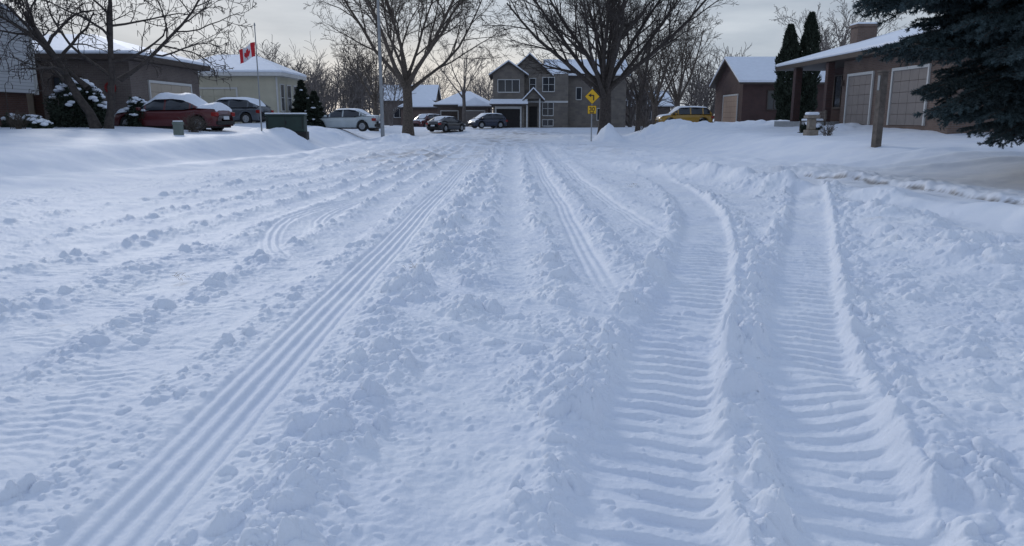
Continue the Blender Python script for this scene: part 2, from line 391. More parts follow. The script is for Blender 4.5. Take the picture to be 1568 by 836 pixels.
    nz = fbm(x, y, 0.9, 4, 411, 0.65)
    u = -d+0.07*fbm(x, y, 0.35, 3, 415)
    z += 0.15*ss(0.0,0.22,u)*np.exp(-(ad/2.0)**2)*(0.8+0.4*nz)
    z -= 0.04*gs(d-0.2,0.25)*(ad < 2)
    e = np.exp(-((u-0.05)/(0.028+0.035*np.clip(nz+0.3,0,1)))**2)*(ad < 1.5)*np.clip(0.7+1.4*nz,0,1)
    dd += e*0.9
    for (px, py, s) in ((-0.92,6.95,0.06),(-3.0,6.55,0.06),(-3.3,5.2,0.05),(2.6,16.0,0.16),(4.9,9.9,0.10)):
        ad = np.hypot(x-px, (y-py)); dd += np.exp(-(ad/s)**2)*0.4*np.clip(0.6+fbm(x,y,0.05,2,420),0,1)
    dirt[:] = np.clip(dd, 0, 1)
    return z

def build_ground():
    dense = np.linspace(R(-45), R(45), 1250)
    coarse = np.linspace(R(45), R(315), 110)[1:-1]
    ang = np.concatenate([dense, coarse]); na = len(ang)
    rad = [0.35]
    while rad[-1] < 900:
        r = rad[-1]
        rad.append(r*(1.0+(0.03 if r < 1.6 else 0.0024 if r < 9 else 0.0042 if r < 30 else 0.007 if r < 85 else 0.06)))
    rad = np.array(rad); nr = len(rad)
    RR, AA = np.meshgrid(rad, ang, indexing='ij')
    x = (RR*np.sin(AA)).ravel(); y = (RR*np.cos(AA)).ravel()
    dirt = np.zeros_like(x); z = height(x, y, dirt)
    V = np.stack([x, y, z], 1); V = np.vstack([V, [[0, 0, z[:na].mean()]]])
    i = np.arange(nr-1)[:, None]*na; j = np.arange(na)[None, :]; j2 = (j+1) % na
    F = np.stack([i+j, i+na+j, i+na+j2, i+j2], -1).reshape(-1, 4)
    F = np.vstack([F, np.stack([np.full(na//2, len(V)-1), np.arange(0,na-1,2)[:na//2], np.arange(1,na,2)[:na//2], (np.arange(2,na+1,2)[:na//2]) % na], 1)])
    o = mk_np('ground_snow', V, F, snow_ground(), smooth=True)
    at = o.data.attributes.new('dirt', 'FLOAT', 'POINT'); at.data.foreach_set('value', np.append(dirt, 0).astype(np.float32))
    print('ground verts', len(V))
def snow_ground():
    m = bpy.data.materials.new('snow_ground'); n, l, b = nodes_of(m)
    b.inputs['Roughness'].default_value = 0.62; b.inputs['Specular IOR Level'].default_value = 0.25
    at = n.new('ShaderNodeAttribute'); at.attribute_name = 'dirt'
    tc = n.new('ShaderNodeTexCoord')
    no = n.new('ShaderNodeTexNoise'); no.inputs['Scale'].default_value = 1.3; no.inputs['Detail'].default_value = 6
    l.new(tc.outputs['Object'], no.inputs['Vector'])
    r = n.new('ShaderNodeValToRGB'); r.color_ramp.elements[0].color = (SNOWC[0]*0.94, SNOWC[1]*0.95, SNOWC[2]*0.97, 1); r.color_ramp.elements[1].color = (SNOWC[0]*1.04, SNOWC[1]*1.03, SNOWC[2]*1.01, 1)
    r.color_ramp.elements[0].position = .35; r.color_ramp.elements[1].position = .65
    l.new(no.outputs['Fac'], r.inputs['Fac'])
    mx = n.new('ShaderNodeMixRGB'); l.new(at.outputs['Fac'], mx.inputs['Fac']); l.new(r.outputs['Color'], mx.inputs[1]); mx.inputs[2].default_value = (0.115, 0.10, 0.088, 1)
    l.new(mx.outputs[0], b.inputs['Base Color'])
    n1 = n.new('ShaderNodeTexNoise'); n1.inputs['Scale'].default_value = 45; n1.inputs['Detail'].default_value = 5; n1.inputs['Roughness'].default_value = 0.65
    l.new(tc.outputs['Object'], n1.inputs['Vector'])
    bp = n.new('ShaderNodeBump'); bp.inputs['Strength'].default_value = 0.45; bp.inputs['Distance'].default_value = 0.012
    l.new(n1.outputs['Fac'], bp.inputs['Height']); l.new(bp.outputs['Normal'], b.inputs['Normal'])
    return m
build_ground()
print('T ground', time.time()-T0)

# ------------------------------------------------------------------ bare trees
def cr3(a, b): return (a[1]*b[2]-a[2]*b[1], a[2]*b[0]-a[0]*b[2], a[0]*b[1]-a[1]*b[0])
def n3(v):
    l = math.sqrt(v[0]*v[0]+v[1]*v[1]+v[2]*v[2])+1e-9; return (v[0]/l, v[1]/l, v[2]/l)
RINGS = {n: [(math.cos(2*math.pi*i/n), math.sin(2*math.pi*i/n)) for i in range(n)] for n in (3,4,5,6,8,10)}
class Tubes:
    def __init__(s): s.V = []; s.F = []; s.n = 0
    def add(s, P, rad, n):
        k = len(P); a0 = P[0]; a1 = P[-1]
        d = n3((a1[0]-a0[0], a1[1]-a0[1], a1[2]-a0[2]))
        a = n3(cr3(d, (0.3,0.9,0.1) if abs(d[2]) > 0.8 else (0,0,1))); b = cr3(d, a)
        V = s.V; ring = [(c*a[0]+q*b[0], c*a[1]+q*b[1], c*a[2]+q*b[2]) for c, q in RINGS[n]]
        for p, r in zip(P, rad):
            x, y, z = float(p[0]), float(p[1]), float(p[2]); r = float(r)
            for t in ring: V.append((x+t[0]*r, y+t[1]*r, z+t[2]*r))
        F = s.F; o = s.n
        for i in range(k-1):
            for j in range(n):
                j2 = j+1 if j < n-1 else 0
                F.append((o+j, o+j2, o+n+j2, o+n+j))
            o += n
        s.n += k*n
    def done(s, name, m, parent=None): return mk_np(name, s.V, s.F, m, parent, smooth=True)
RG = random.Random(99)
def grow(T, rng, p, d, L, r, lvl, cfg, tips=None):
    k = cfg['seg'][lvl]; P = [p]; D = [d]; dd = d; w = cfg['wob'][lvl]; up = cfg['up'][lvl]; st = L/k
    g_ = RG.gauss
    for i in range(k):
        dd = n3((dd[0]+g_(0,w), dd[1]+g_(0,w), dd[2]+g_(0,w)+up)); q = P[-1]
        P.append((q[0]+dd[0]*st, q[1]+dd[1]*st, q[2]+dd[2]*st)); D.append(dd)
    tp = cfg['tap'][lvl]; rm = cfg['rmin']
    rad = [max(rm, r*(1-(1-tp)*(i/k)**0.9)) for i in range(k+1)]
    if lvl == 0: rad[0] *= 1.35
    T.add(P, rad, 8 if lvl == 0 else 6 if lvl == 1 else 4 if lvl == 2 else 3)
    if lvl == len(cfg['n']):
        if tips is not None: tips.append(np.array(P[-1]))
        return
    n = cfg['n'][lvl]; az = RG.uniform(0, 6.28); t0 = cfg['t0'][lvl]
    for j in range(n):
        f = t0+(1-t0)*((j+RG.uniform(0.2,0.9))/n); q = f*k; i = min(int(q), k-1); e = q-i
        A = P[i]; B = P[i+1]; pos = (A[0]+(B[0]-A[0])*e, A[1]+(B[1]-A[1])*e, A[2]+(B[2]-A[2])*e); dl = D[i+1]; az += 2.4+RG.uniform(-0.5,0.5)
        a = n3(cr3(dl, (0.1,0.2,1) if abs(dl[2]) < 0.9 else (1,0,0))); b = cr3(dl, a)
        an = cfg['ang'][lvl]*RG.uniform(0.6,1.25)*(1.15-0.35*f); ca = math.cos(an); sa = math.sin(an); c1 = math.cos(az)*sa; c2 = math.sin(az)*sa
        nd = n3((dl[0]*ca+a[0]*c1+b[0]*c2, dl[1]*ca+a[1]*c1+b[1]*c2, dl[2]*ca+a[2]*c1+b[2]*c2))
        rr = rad[i]+(rad[i+1]-rad[i])*e
        grow(T, rng, pos, nd, L*cfg['len'][lvl]*RG.uniform(0.7,1.15)*(1.25-0.55*f), max(rr*cfg['rr'], rm), lvl+1, cfg, tips)

def vase_tree(name, x, y, H, tr, spread, nl, seed, m, forkz, rmin=0.012, cfgx=None, lean=0):
    RG.seed(seed)
    rng = np.random.default_rng(seed); T = Tubes(); z0 = zt(x, y)-0.1
    g = G(name, (x, y, z0), local=True)
    P = np.array([[0,0,0],[0.02,0,forkz*0.25],[0.05+lean*.3,0.03,forkz*0.6],[lean,0,forkz]]); T.add(P, np.array([tr*1.35,tr*1.05,tr*0.92,tr*0.9]), 10)
    cfg = dict(seg=[6,5,4,3,3], wob=[0.07,0.10,0.13,0.16,0.18], up=[0.05,0.05,0.03,0.02,0.0], tap=[0.25,0.3,0.35,0.5,0.5], n=[8,6,5,4], t0=[0.22,0.2,0.2,0.15], ang=[0.62,0.65,0.7,0.75], len=[0.45,0.5,0.5,0.5], rr=0.6, rmin=rmin)
    if cfgx: cfg.update(cfgx)
    for i in range(nl):
        az = i*2.399+rng.uniform(-0.2,0.2); an = spread*math.sqrt((i+0.5)/nl)
        d = (math.cos(az)*math.sin(an), math.sin(az)*math.sin(an), math.cos(an))
        fz = forkz*(1-0.28*(i/nl)*rng.uniform(0.3,1))
        L = (H-forkz)/max(0.72, math.cos(an))*rng.uniform(0.72,0.9)
        p = (lean*fz/forkz, 0, fz)
        grow(T, rng, p, d, L, tr*rng.uniform(0.34,0.5), 0, cfg)
    T.done('trunk_and_branches', m, g.e)
    return g
vase_tree('bare_tree', 6.75, 55, 12.4, 0.46, 1.02, 16, 11, bark, 3.7, cfgx=dict(n=[8,6,5,4], rmin=0.010))
vase_tree('bare_tree', -8.7, 63, 15.5, 0.42, 0.90, 9, 23, bark2, 4.6, cfgx=dict(wob=[0.11,0.14,0.16,0.2,0.2], up=[0.03,0.03,0.02,0.0,-0.02], n=[9,6,5,4]))
vase_tree('bare_tree', 13.6, 72, 9.5, 0.26, 0.7, 7, 31, bark2, 2.6, cfgx=dict(n=[6,5,4,3]))
vase_tree('bare_tree', 17.0, 78, 11.0, 0.28, 0.7, 7, 37, bark2, 3.0, cfgx=dict(n=[6,5,4,3]))
vase_tree('bare_tree', -13.0, 72, 9.5, 0.22, 0.6, 6, 38, bark2, 3.0, cfgx=dict(n=[6,5,4,2]))
vase_tree('bare_tree', -5.6, 88, 10.0, 0.22, 0.7, 5, 48, bark3, 4.0, cfgx=dict(n=[6,5,4,2]))
vase_tree('bare_tree', 11.0, 66, 10.0, 0.22, 0.6, 5, 41, bark, 3.0, cfgx=dict(n=[6,5,4,2]))
vase_tree('bare_tree', 26.0, 62, 9.0, 0.2, 0.8, 6, 43, bark3, 4.0, cfgx=dict(n=[6,5,4,2]))

def pod_tree():
    x, y = -16.1, 29.3; z0 = zt(x, y)-0.08; g = G('bare_tree', (x, y, z0), local=True)
    RG.seed(5); rng = np.random.default_rng(5); T = Tubes(); tips = []
    cfg = dict(seg=[7,6,5,4,3], wob=[0.09,0.17,0.22,0.25,0.25], up=[0.02,0.0,-0.01,0.0,0.0], tap=[0.4,0.35,0.35,0.5,0.5], n=[8,6,4,3], t0=[0.35,0.2,0.2,0.2], ang=[0.95,0.8,0.8,0.8], len=[0.62,0.5,0.5,0.5], rr=0.62, rmin=0.010)
    grow(T, rng, (-0.05,0,0), n3((-0.16,0.0,1)), 4.9, 0.18, 0, cfg, tips)
    grow(T, rng, (0.35,0.1,0), n3((0.34,0.0,1)), 5.4, 0.15, 0, cfg, tips)
    grow(T, rng, (-0.2,0,1.6), n3((-0.9,-0.1,0.8)), 4.4, 0.10, 0, cfg, tips)
    grow(T, rng, (1.0,0.1,1.9), n3((1.0,-0.1,0.62)), 4.6, 0.09, 0, cfg, tips)
    T.done('trunk_and_branches', bark, g.e)
    T = Tubes()
    for t in tips:
        if rng.random() < 0.25:
            L = rng.uniform(0.15,0.32); o = rng.normal(0,0.03,3)
            T.add([t, t+o*0.5+np.array([0,0,-L*0.5]), t+o+np.array([0,0,-L])], [0.008,0.013,0.007], 3)
    T.done('seed_pods', bark, g.e)
pod_tree()

def distant():
    RG.seed(77); rng = np.random.default_rng(77); T = Tubes()
    cfg = dict(seg=[4,3,3], wob=[0.12,0.15,0.2], up=[0.05,0.04,0.0], tap=[0.3,0.4,0.5], n=[9,8], t0=[0.15,0.15], ang=[0.6,0.7], len=[0.5,0.5], rr=0.6, rmin=0.022)
    spots = []
    for i in range(110):
        a = rng.uniform(-42,42); D = rng.uniform(108,165); spots.append((D*math.tan(R(a)), D, rng.uniform(6,11)))
    for i in range(14): spots.append((rng.uniform(-30,-13), rng.uniform(78,98), rng.uniform(5.5,8.5)))
    for i in range(10): spots.append((rng.uniform(12,24), rng.uniform(84,96), rng.uniform(5,8)))
    for i in range(6): spots.append((rng.uniform(26,45), rng.uniform(70,90), rng.uniform(7,10)))
    for (x, y, H) in spots:
        for k in range(3):
            d = n3((rng.normal(0,0.3), rng.normal(0,0.3), 1))
            grow(T, rng, (x, y, 0.3), d, H*rng.uniform(.8,1), 0.14, 0, cfg)
    T.done('distant_trees', bark3)
distant()
print('T trees', time.time()-T0)

# ------------------------------------------------------------------ foliage helpers
def leafcloud(name, P, N, size, m, parent, rng, w=0.5, up=0.0):
    n = len(P)
    d = rng.normal(0,1,(n,3))*0.7+N; d[:,2] += up; d /= np.linalg.norm(d,axis=1)[:,None]
    s = np.cross(d, rng.normal(0,1,(n,3))); s /= np.linalg.norm(s,axis=1)[:,None]
    L = size*rng.uniform(0.6,1.3,n)[:,None]
    V = np.stack([P-s*L*w*0.5, P+d*L, P+s*L*w*0.5, P-d*L*0.25], 1).reshape(-1,3)
    F = np.arange(n*4).reshape(-1,4)
    return mk_np(name, V, F, m, parent)
cedarm = mat('cedar_foliage', (0.022,0.032,0.02), 0.9, 0.5, 5)
shrubm = mat('shrub_foliage', (0.03,0.042,0.028), 0.9, 0.5, 6)
def cedar(x, y, H, W, seed):
    z0 = zt(x,y); g = G('columnar_cedar', (x,y,z0), local=True); rng = np.random.default_rng(seed)
    V, F = [], []; cyl(V, F, (0,0,-.1), (0,0,H*0.9), 0.12, 0.02, 8); g.m('trunk', V, F, bark)
    n = 16000; t = rng.uniform(0.02,1,n); az = rng.uniform(0,6.283,n)
    prof = W/2*np.minimum(1, (1.02-t)*2.6)**0.7*np.minimum(1, 0.6+t*1.5)
    lump = 1+0.22*np.sin(az*3+t*19)+0.15*np.sin(az*5-t*31+2)
    r = prof*lump*rng.uniform(0.35,1,n)**0.5
    P = np.stack([np.cos(az)*r, np.sin(az)*r, t*H], 1); N = np.stack([np.cos(az), np.sin(az), 0.9+0*az], 1)
    leafcloud('foliage', P, N, 0.17, cedarm, g.e, rng, 0.45, 0.8)
cedar(18.75, 52, 6.4, 1.35, 1); cedar(20.2, 52.3, 7.2, 1.4, 2)
def snowcap(g, rng, fn, n, r0, r1, name='snow_cap'):
    import bmesh
    bm = bmesh.new()
    for i in range(n):
        p = fn(); r = rng.uniform(r0, r1)
        M = Matrix.Translation(p) @ Matrix.Rotation(rng.uniform(0,6), 4, 'Z') @ Matrix.Diagonal((r*rng.uniform(.8,1.5), r, r*0.5, 1))
        bmesh.ops.create_icosphere(bm, subdivisions=2, radius=1, matrix=M)
    me = bpy.data.meshes.new(name); 
    for v in bm.verts:
        v.co += Vector((rng.uniform(-.01,.01),rng.uniform(-.01,.01),rng.uniform(-.012,.012)))
    bm.to_mesh(me); bm.free(); me.materials.append(snowm); me.polygons.foreach_set('use_smooth', [True]*len(me.polygons))
    o = bpy.data.objects.new(name, me); S.collection.objects.link(o); o.parent = g.e
def bush(name, x, y, rx, ry, H, seed, n=9000, snow=40, size=0.09, m=None):
    z0 = zt(x,y); g = G(name, (x,y,z0), local=True); rng = np.random.default_rng(seed)
    T = Tubes()
    for i in range(26):
        az = rng.uniform(0,6.28); e = rng.uniform(0.1,0.95)
        T.add(np.array([[0,0,0],[math.cos(az)*rx*e*.4, math.sin(az)*ry*e*.4, H*.5],[math.cos(az)*rx*e*.85, math.sin(az)*ry*e*.85, H*math.sqrt(1-e*e)*.9]]), np.array([0.02,0.015,0.006]), 3)
    T.done('stems', bark, g.e)
    d = rng.normal(0,1,(n,3)); d[:,2] = np.abs(d[:,2])*0.9; d /= np.linalg.norm(d,axis=1)[:,None]
    lump = 1+0.16*np.sin(d[:,0]*7+seed)*np.cos(d[:,1]*6)+0.1*np.sin(d[:,2]*11+d[:,0]*5)
    q = rng.uniform(0.45,1,n)**0.6*lump
    P = d*q[:,None]*np.array([rx,ry,H]); leafcloud('foliage', P, d, size, m or shrubm, g.e, rng, 0.6)
    if snow:
        def fn():
            a = rng.uniform(0,6.28); e = rng.uniform(0,0.92)**0.8
            return Vector((math.cos(a)*rx*e, math.sin(a)*ry*e, H*math.sqrt(1-e*e)*1.0))
        snowcap(g, rng, fn, snow, 0.05, 0.17)
bush('snowy_shrub', -17.7, 31.0, 1.15, 1.1, 1.9, 3, 14000, 130)
bush('snowy_shrub', -18.6, 29.2, 0.5, 0.4, 0.45, 4, 4000, 26)
bush('snowy_shrub', -19.3, 29.2, 0.35, 0.3, 0.5, 5, 3000, 14)
bush('snowy_shrub', -16.3, 33.0, 0.55, 0.5, 1.2, 6, 6000, 26)
bush('snowy_shrub', -17.3, 27.8, 0.3, 0.3, 0.3, 16, 3000, 12)
bush('snowy_shrub', -19.6, 46.5, 0.8, 0.7, 1.9, 12, 5000, 30)
bush('snowy_shrub', 13.3, 33.5, 0.45, 0.4, 0.45, 7, 3000, 14)
def conifer(name, x, y, H, W, seed, n=12000, sn=10):
    z0 = zt(x,y); g = G(name, (x,y,z0), local=True); rng = np.random.default_rng(seed)
    V, F = [], []; cyl(V, F, (0,0,-.1), (0,0,H*0.95), 0.1, 0.02, 8); g.m('trunk', V, F, bark)
    t = rng.uniform(0.03,1,n); az = rng.uniform(0,6.283,n); r = W/2*(1.02-t)**0.8*(0.75+0.25*np.sin(t*40+az*2))*rng.uniform(0.3,1,n)**0.5
    P = np.stack([np.cos(az)*r, np.sin(az)*r, t*H], 1); N = np.stack([np.cos(az), np.sin(az), 0*az-0.1], 1)
    leafcloud('foliage', P, N, 0.16, cedarm, g.e, rng, 0.4)
    def fn():
        a = rng.uniform(0,6.28); tt = rng.uniform(.2,.9); rr = W/2*(1-tt)**.8*.8
        return Vector((math.cos(a)*rr, math.sin(a)*rr, tt*H))
    snowcap(g, rng, fn, sn, 0.06, 0.14)
conifer('conifer_shrub', -13.7, 49.5, 2.9, 2.0, 9); conifer('conifer_shrub', -12.9, 49.0, 1.9, 1.5, 10); conifer('conifer_shrub', -14.6, 56, 2.4, 2.2, 14)

def twig_shrub(name, x, y, H, W, seed, n=70):
    RG.seed(seed)
    z0 = zt(x,y)-0.05; g = G(name, (x,y,z0), local=True); rng = np.random.default_rng(seed); T = Tubes()
    cfg = dict(seg=[4,3], wob=[0.12,0.2], up=[0.0,0.0], tap=[0.3,0.5], n=[5], t0=[0.3], ang=[0.6], len=[0.45], rr=0.6, rmin=0.004)
    for i in range(n):
        a = rng.uniform(0,6.28); e = rng.uniform(0,W/2)
        d = n3((math.cos(a)*e, math.sin(a)*e, H*0.9)); grow(T, rng, (rng.normal(0,.08),rng.normal(0,.08),0.), d, H*rng.uniform(.7,1.1), 0.009, 0, cfg)
    T.done('twigs', bark2, g.e)
twig_shrub('bare_shrub', -13.0, 30.8, 0.7, 1.4, 3); twig_shrub('bare_shrub', 12.5, 29.8, 0.5, 0.8, 8, 30)
twig_shrub('bare_shrub', 8.6, 48.5, 1.2, 1.2, 9, 40); twig_shrub('bare_shrub', -18.0, 27.5, 0.6, 0.8, 13, 40)

# ------------------------------------------------------------------ blue spruce
needle = mat('spruce_needles', (0.040, 0.066, 0.072), 0.8, 0.45, 1.6)
def bough(rng, L):
    Vs = []; tw = []
    k = 14; u = np.linspace(0,1,k); ax = np.stack([u*L, 0.05*np.sin(u*5+rng.uniform(0,6))*L*0.4, -0.42*L*u**1.3*0.6+0.10*L*u**3], 1)
    tw.append((ax, 0.035*(1-u)+0.006))
    def needles(P, n, ln, rad):
        q = rng.uniform(0, len(P)-1.001, n); i = q.astype(int); f = (q-i)[:,None]
        p = P[i]*(1-f)+P[i+1]*f; d = P[i+1]-P[i]; d /= np.linalg.norm(d,axis=1)[:,None]+1e-9
        o = rng.normal(0,1,(n,3)); o -= (o*d).sum(1)[:,None]*d; o /= np.linalg.norm(o,axis=1)[:,None]
        o[:,2] += 0.25
        nd = o*0.85+d*0.75; nd /= np.linalg.norm(nd,axis=1)[:,None]
        s = np.cross(nd, rng.normal(0,1,(n,3))); s /= np.linalg.norm(s,axis=1)[:,None]
        l = ln*rng.uniform(0.7,1.2,n)[:,None]
        Vs.append(np.stack([p-s*rad, p+s*rad, p+nd*l+s*rad*0.3, p+nd*l-s*rad*0.3],1).reshape(-1,3))
    needles(ax[3:], 260, 0.055, 0.006)
    for sd in (-1,1):
        for j in range(15):
            f = 0.14+0.82*(j+rng.uniform(0,0.8))/15; q = f*(k-1); i = int(q); p = ax[i]+(ax[min(i+1,k-1)]-ax[i])*(q-i)
            ln = L*0.36*(1.0-f*0.75)*rng.uniform(0.6,1.2)*min(1,0.5+f*2)
            an = R(48)+rng.uniform(-.25,.25)
            d = np.array([math.cos(an), sd*math.sin(an), rng.uniform(-0.25,0.15)])
            v = np.linspace(0,1,5)[:,None]; P = p+d*v*ln+np.array([0,0,-0.28])*ln*v**2
            tw.append((P, np.linspace(0.010,0.004,5))); needles(P, int(30+170*ln/0.8), 0.05, 0.0055)
            for b in range(3 if ln > 0.3 else 1):
                w = rng.uniform(0.25,0.85); pp = p+d*w*ln+np.array([0,0,-0.28])*ln*w*w; s2 = rng.choice([-1,1])
                an2 = an*sd+s2*0.7; d2 = np.array([math.cos(an2), math.sin(an2), rng.uniform(-0.6,0.0)]); l2 = ln*0.42
                P2 = pp+d2*np.linspace(0,1,3)[:,None]*l2; needles(P2, int(25+90*l2/0.3), 0.05, 0.0055)
    return np.vstack(Vs), tw
def spruce(x, y):
    z0 = zt(x,y)-0.1; g = G('blue_spruce_tree', (x,y,z0), local=True); rng = np.random.default_rng(50)
    V, F = [], []; cyl(V, F, (0,0,0), (0,0,11), 0.24, 0.03, 12); g.m('trunk', V, F, bark)
    temps = [bough(rng, 2.4) for _ in range(5)]
    VV = []; T = Tubes()
    for i in range(370):
        if i < 310: zz = 0.95+4.9*(i/310)
        else: zz = 5.85+4.8*((i-310)/60)
        az = i*2.399963+rng.uniform(-0.3,0.3)
        rad = float(np.interp(zz, [0.9,1.5,2.1,2.8,3.6,5,6,8,11], [1.5,2.2,2.8,3.6,4.1,4.1,3.4,2.0,0.3]))*rng.uniform(0.74,1.12)
        if rng.random() < 0.25: rad *= 0.65
        s = rad/2.4; t, tw = temps[rng.integers(5)]
        ca, sa = math.cos(az), math.sin(az); roll = rng.uniform(-0.25,0.25); cr, sr = math.cos(roll), math.sin(roll)
        pit = rng.uniform(-0.16,0.12)-0.10*(zz < 2.6)
        def tf(A, s3):
            X = A[:,0]*s3; Y = A[:,1]*s3; Z = A[:,2]*s3
            Y, Z = Y*cr-Z*sr, Y*sr+Z*cr
            X, Z = X*math.cos(pit)-Z*math.sin(pit), X*math.sin(pit)+Z*math.cos(pit)
            return np.stack([X*ca-Y*sa, X*sa+Y*ca, Z+zz+0.35],1)
        VV.append(tf(t, s))
        for (P, rd) in tw[:22]: T.add(tf(P, s), rd*s, 3)
    VV = np.vstack(VV); mk_np('needle_boughs', VV, np.arange(len(VV)).reshape(-1,4), needle, g.e); T.done('branches', bark, g.e)
spruce(11.8, 16.2)
print('T spruce', time.time()-T0)

# ------------------------------------------------------------------ houses
br_brown = brick('brick_brown', (0.15,0.115,0.10), (0.12,0.09,0.08), (0.18,0.16,0.15))
br_red = brick('brick_red', (0.13,0.055,0.04), (0.10,0.04,0.03), (0.12,0.10,0.09))
br_dark = brick('brick_dark_red', (0.07,0.028,0.024), (0.05,0.022,0.02), (0.06,0.05,0.05))
br_tan = brick('brick_tan', (0.17,0.105,0.08), (0.13,0.08,0.06), (0.17,0.14,0.13))
stone = brick('stone_grey_tan', (0.21,0.18,0.15), (0.15,0.13,0.115), (0.2,0.18,0.16), 0.5, 0.22)
stucco = mat('cream_stucco', (0.50,0.47,0.37), 0.9, 0.07, 2, 0.2, 30)
beige = mat('beige_door', (0.40,0.34,0.27), 0.6, 0.06, 3)
greydoor = mat('taupe_door', (0.20,0.175,0.165), 0.6, 0.06, 3)
orange = mat('tan_orange_door', (0.38,0.26,0.19), 0.6, 0.06, 3)
siw = siding('white_siding', (0.62,0.64,0.67))

h = G('white_siding_house', (-26, 27, 0.9))
h.box('foundation_wall', -32, -20.5, 21.2, 32.1, 0.5, 2.45, br_red)
h.box('siding_wall', -32, -20.2, 21, 32.3, 2.45, 4.75, siw)
h.box('corner_trim', -20.26, -20.12, 32.24, 32.36, 2.4, 4.75, trimw)
h.gable(-32, -20.2, 21, 32.3, 4.75, 2.3, 'x', siw, 0.3, rmat=trimw)
h.win('y', 23.4, 25.0, 3.0, 4.2, -20.2, 1, 1, 1); h.win('y', 25.5, 27.0, 1.3, 2.1, -20.5, 1, 1, 0)

h = G('brown_brick_house', (-21, 38, 0.9))
h.box('main_wall', -21.0, -17.0, 34, 41.4, 0.5, 3.95, br_brown)
h.box('side_wall', -27.5, -21.0, 35.6, 41.4, 0.5, 3.95, br_red)
h.garage('y', 35.7, 40.2, 1.0, 3.05, -17.0, 1, beige)
h.box('beige_panel', -23.6, -22.4, 35.52, 35.59, 0.9, 3.1, beige)
h.box('number_plate', -23.4, -22.5, 35.48, 35.55, 3.3, 3.65, trimb)
h.boxes('house_number', [(-23.25,-23.21,35.45,35.479,3.38,3.56),(-23.12,-23.0,35.45,35.479,3.38,3.42),(-23.12,-23.0,35.45,35.479,3.52,3.56),(-22.9,-22.86,35.45,35.479,3.38,3.56),(-22.77,-22.65,35.45,35.479,3.52,3.56),(-22.68,-22.65,35.45,35.479,3.38,3.515)], trimw)
h.win('x', -20.4, -19.2, 1.9, 3.2, 34, -1, 1, 0, fmat=trimb)
h.hip(-27.5, -17.0, 34, 41.4, 3.93, 1.1, 'x', 3.9, 0.5, 0.24, trimb)
V, F = [], []
for i in range(12):
    a0 = i*math.pi/6; a1 = (i+1)*math.pi/6; cyl(V, F, (-17.9+.22*math.cos(a0),33.95,2.75+.22*math.sin(a0)), (-17.9+.22*math.cos(a1),33.95,2.75+.22*math.sin(a1)), .05, .05, 5, False)
h.m('holiday_wreath', V, F, mat('wreath_red', (0.22,0.02,0.02), .8, .4, 20))

h = G('cream_bungalow', (-18, 48, 0.9))
h.box('walls', -21.5, -14.8, 48, 52.9, 0.5, 4.0, stucco)
h.hip(-21.5, -14.8, 48, 52.9, 4.0, 1.15, 'x', 2.6, 0.45, 0.2, trimw)
h.win('y', 48.6, 49.3, 1.9, 3.5, -14.8, 1, 0, 1); h.win('y', 50.0, 50.8, 1.9, 3.5, -14.8, 1, 0, 1); h.win('y', 51.5, 52.2, 1.9, 3.5, -14.8, 1, 0, 1)
h.garage('x', -20.2, -17.4, 1.0, 3.2, 48, -1, stucco)
h.box('corner_board', -14.85, -14.76, 47.93, 48.02, 0.9, 3.95, trimw)

h = G('stone_house', (2, 80, 0.4))
h.box('bay_wall', -2.0, 1.3, 80, 88, 0.1, 5.9, stone)
h.gable(-2.0, 1.3, 80, 88, 5.9, 1.15, 'y', stone, 0.4)
h.box('centre_wall', 1.3, 6.0, 81.3, 90, 0.1, 6.0, stone)
h.gable(-0.2, 4.0, 81.6, 90, 6.0, 1.9, 'y', stone, 0.4)
h.gable(4.0, 12.4, 82.6, 90.5, 5.9, 1.7, 'x', stone, 0.4)
h.box('wing_wall', 6.0, 12.4, 82.6, 90.5, 0.1, 5.9, stone)
h.box('garage_opening', -1.65, 0.85, 79.96, 80.0, 0.45, 2.35, darkin)
h.boxes('garage_lintel', [(-1.8,1.0,79.9,79.99,2.35,2.6),(-1.8,-1.65,79.9,79.99,.4,2.35),(0.85,1.0,79.9,79.99,.4,2.35)], trimw)
h.win('x', -1.45, 0.75, 4.1, 5.3, 80, -1, 2, 0); h.win('x', 1.9, 2.5, 4.3, 5.5, 81.3, -1, 0, 1)
h.win('x', 3.3, 4.5, 4.2, 5.6, 81.3, -1, 1, 1); h.win('x', 3.3, 4.4, 1.7, 3.1, 81.3, -1, 1, 1); h.win('x', 3.3, 4.4, 0.6, 1.2, 81.3, -1, 1, 0)
h.win('x', 7.0, 7.5, 3.4, 4.6, 82.6, -1, 0, 0); h.win('x', 9.3, 10.5, 3.9, 5.2, 82.6, -1, 1, 0); h.win('x', 9.3, 10.5, 1.2, 2.4, 82.6, -1, 1, 0)
h.boxes('belt_course', [(-2.06,1.36,79.93,79.995,3.0,3.2),(1.36,6.0,81.23,81.295,3.0,3.2)], trimw)
h.gable(1.4, 3.1, 79.8, 81.2, 3.4, 0.9, 'y', stone, 0.3, 0.12, 0.16)
h.box('porch_post', 1.5, 1.66, 79.9, 80.05, 0.3, 3.4, trimw); h.box('porch_post', 2.85, 3.0, 79.9, 80.05, 0.3, 3.4, trimw)
h.box('front_door', 1.85, 2.7, 81.24, 81.29, 0.5, 2.6, darkin)
h.hip(-2.2, 1.5, 79.5, 79.95, 2.75, 0.4, 'x', 0.1, 0.15, 0.08)

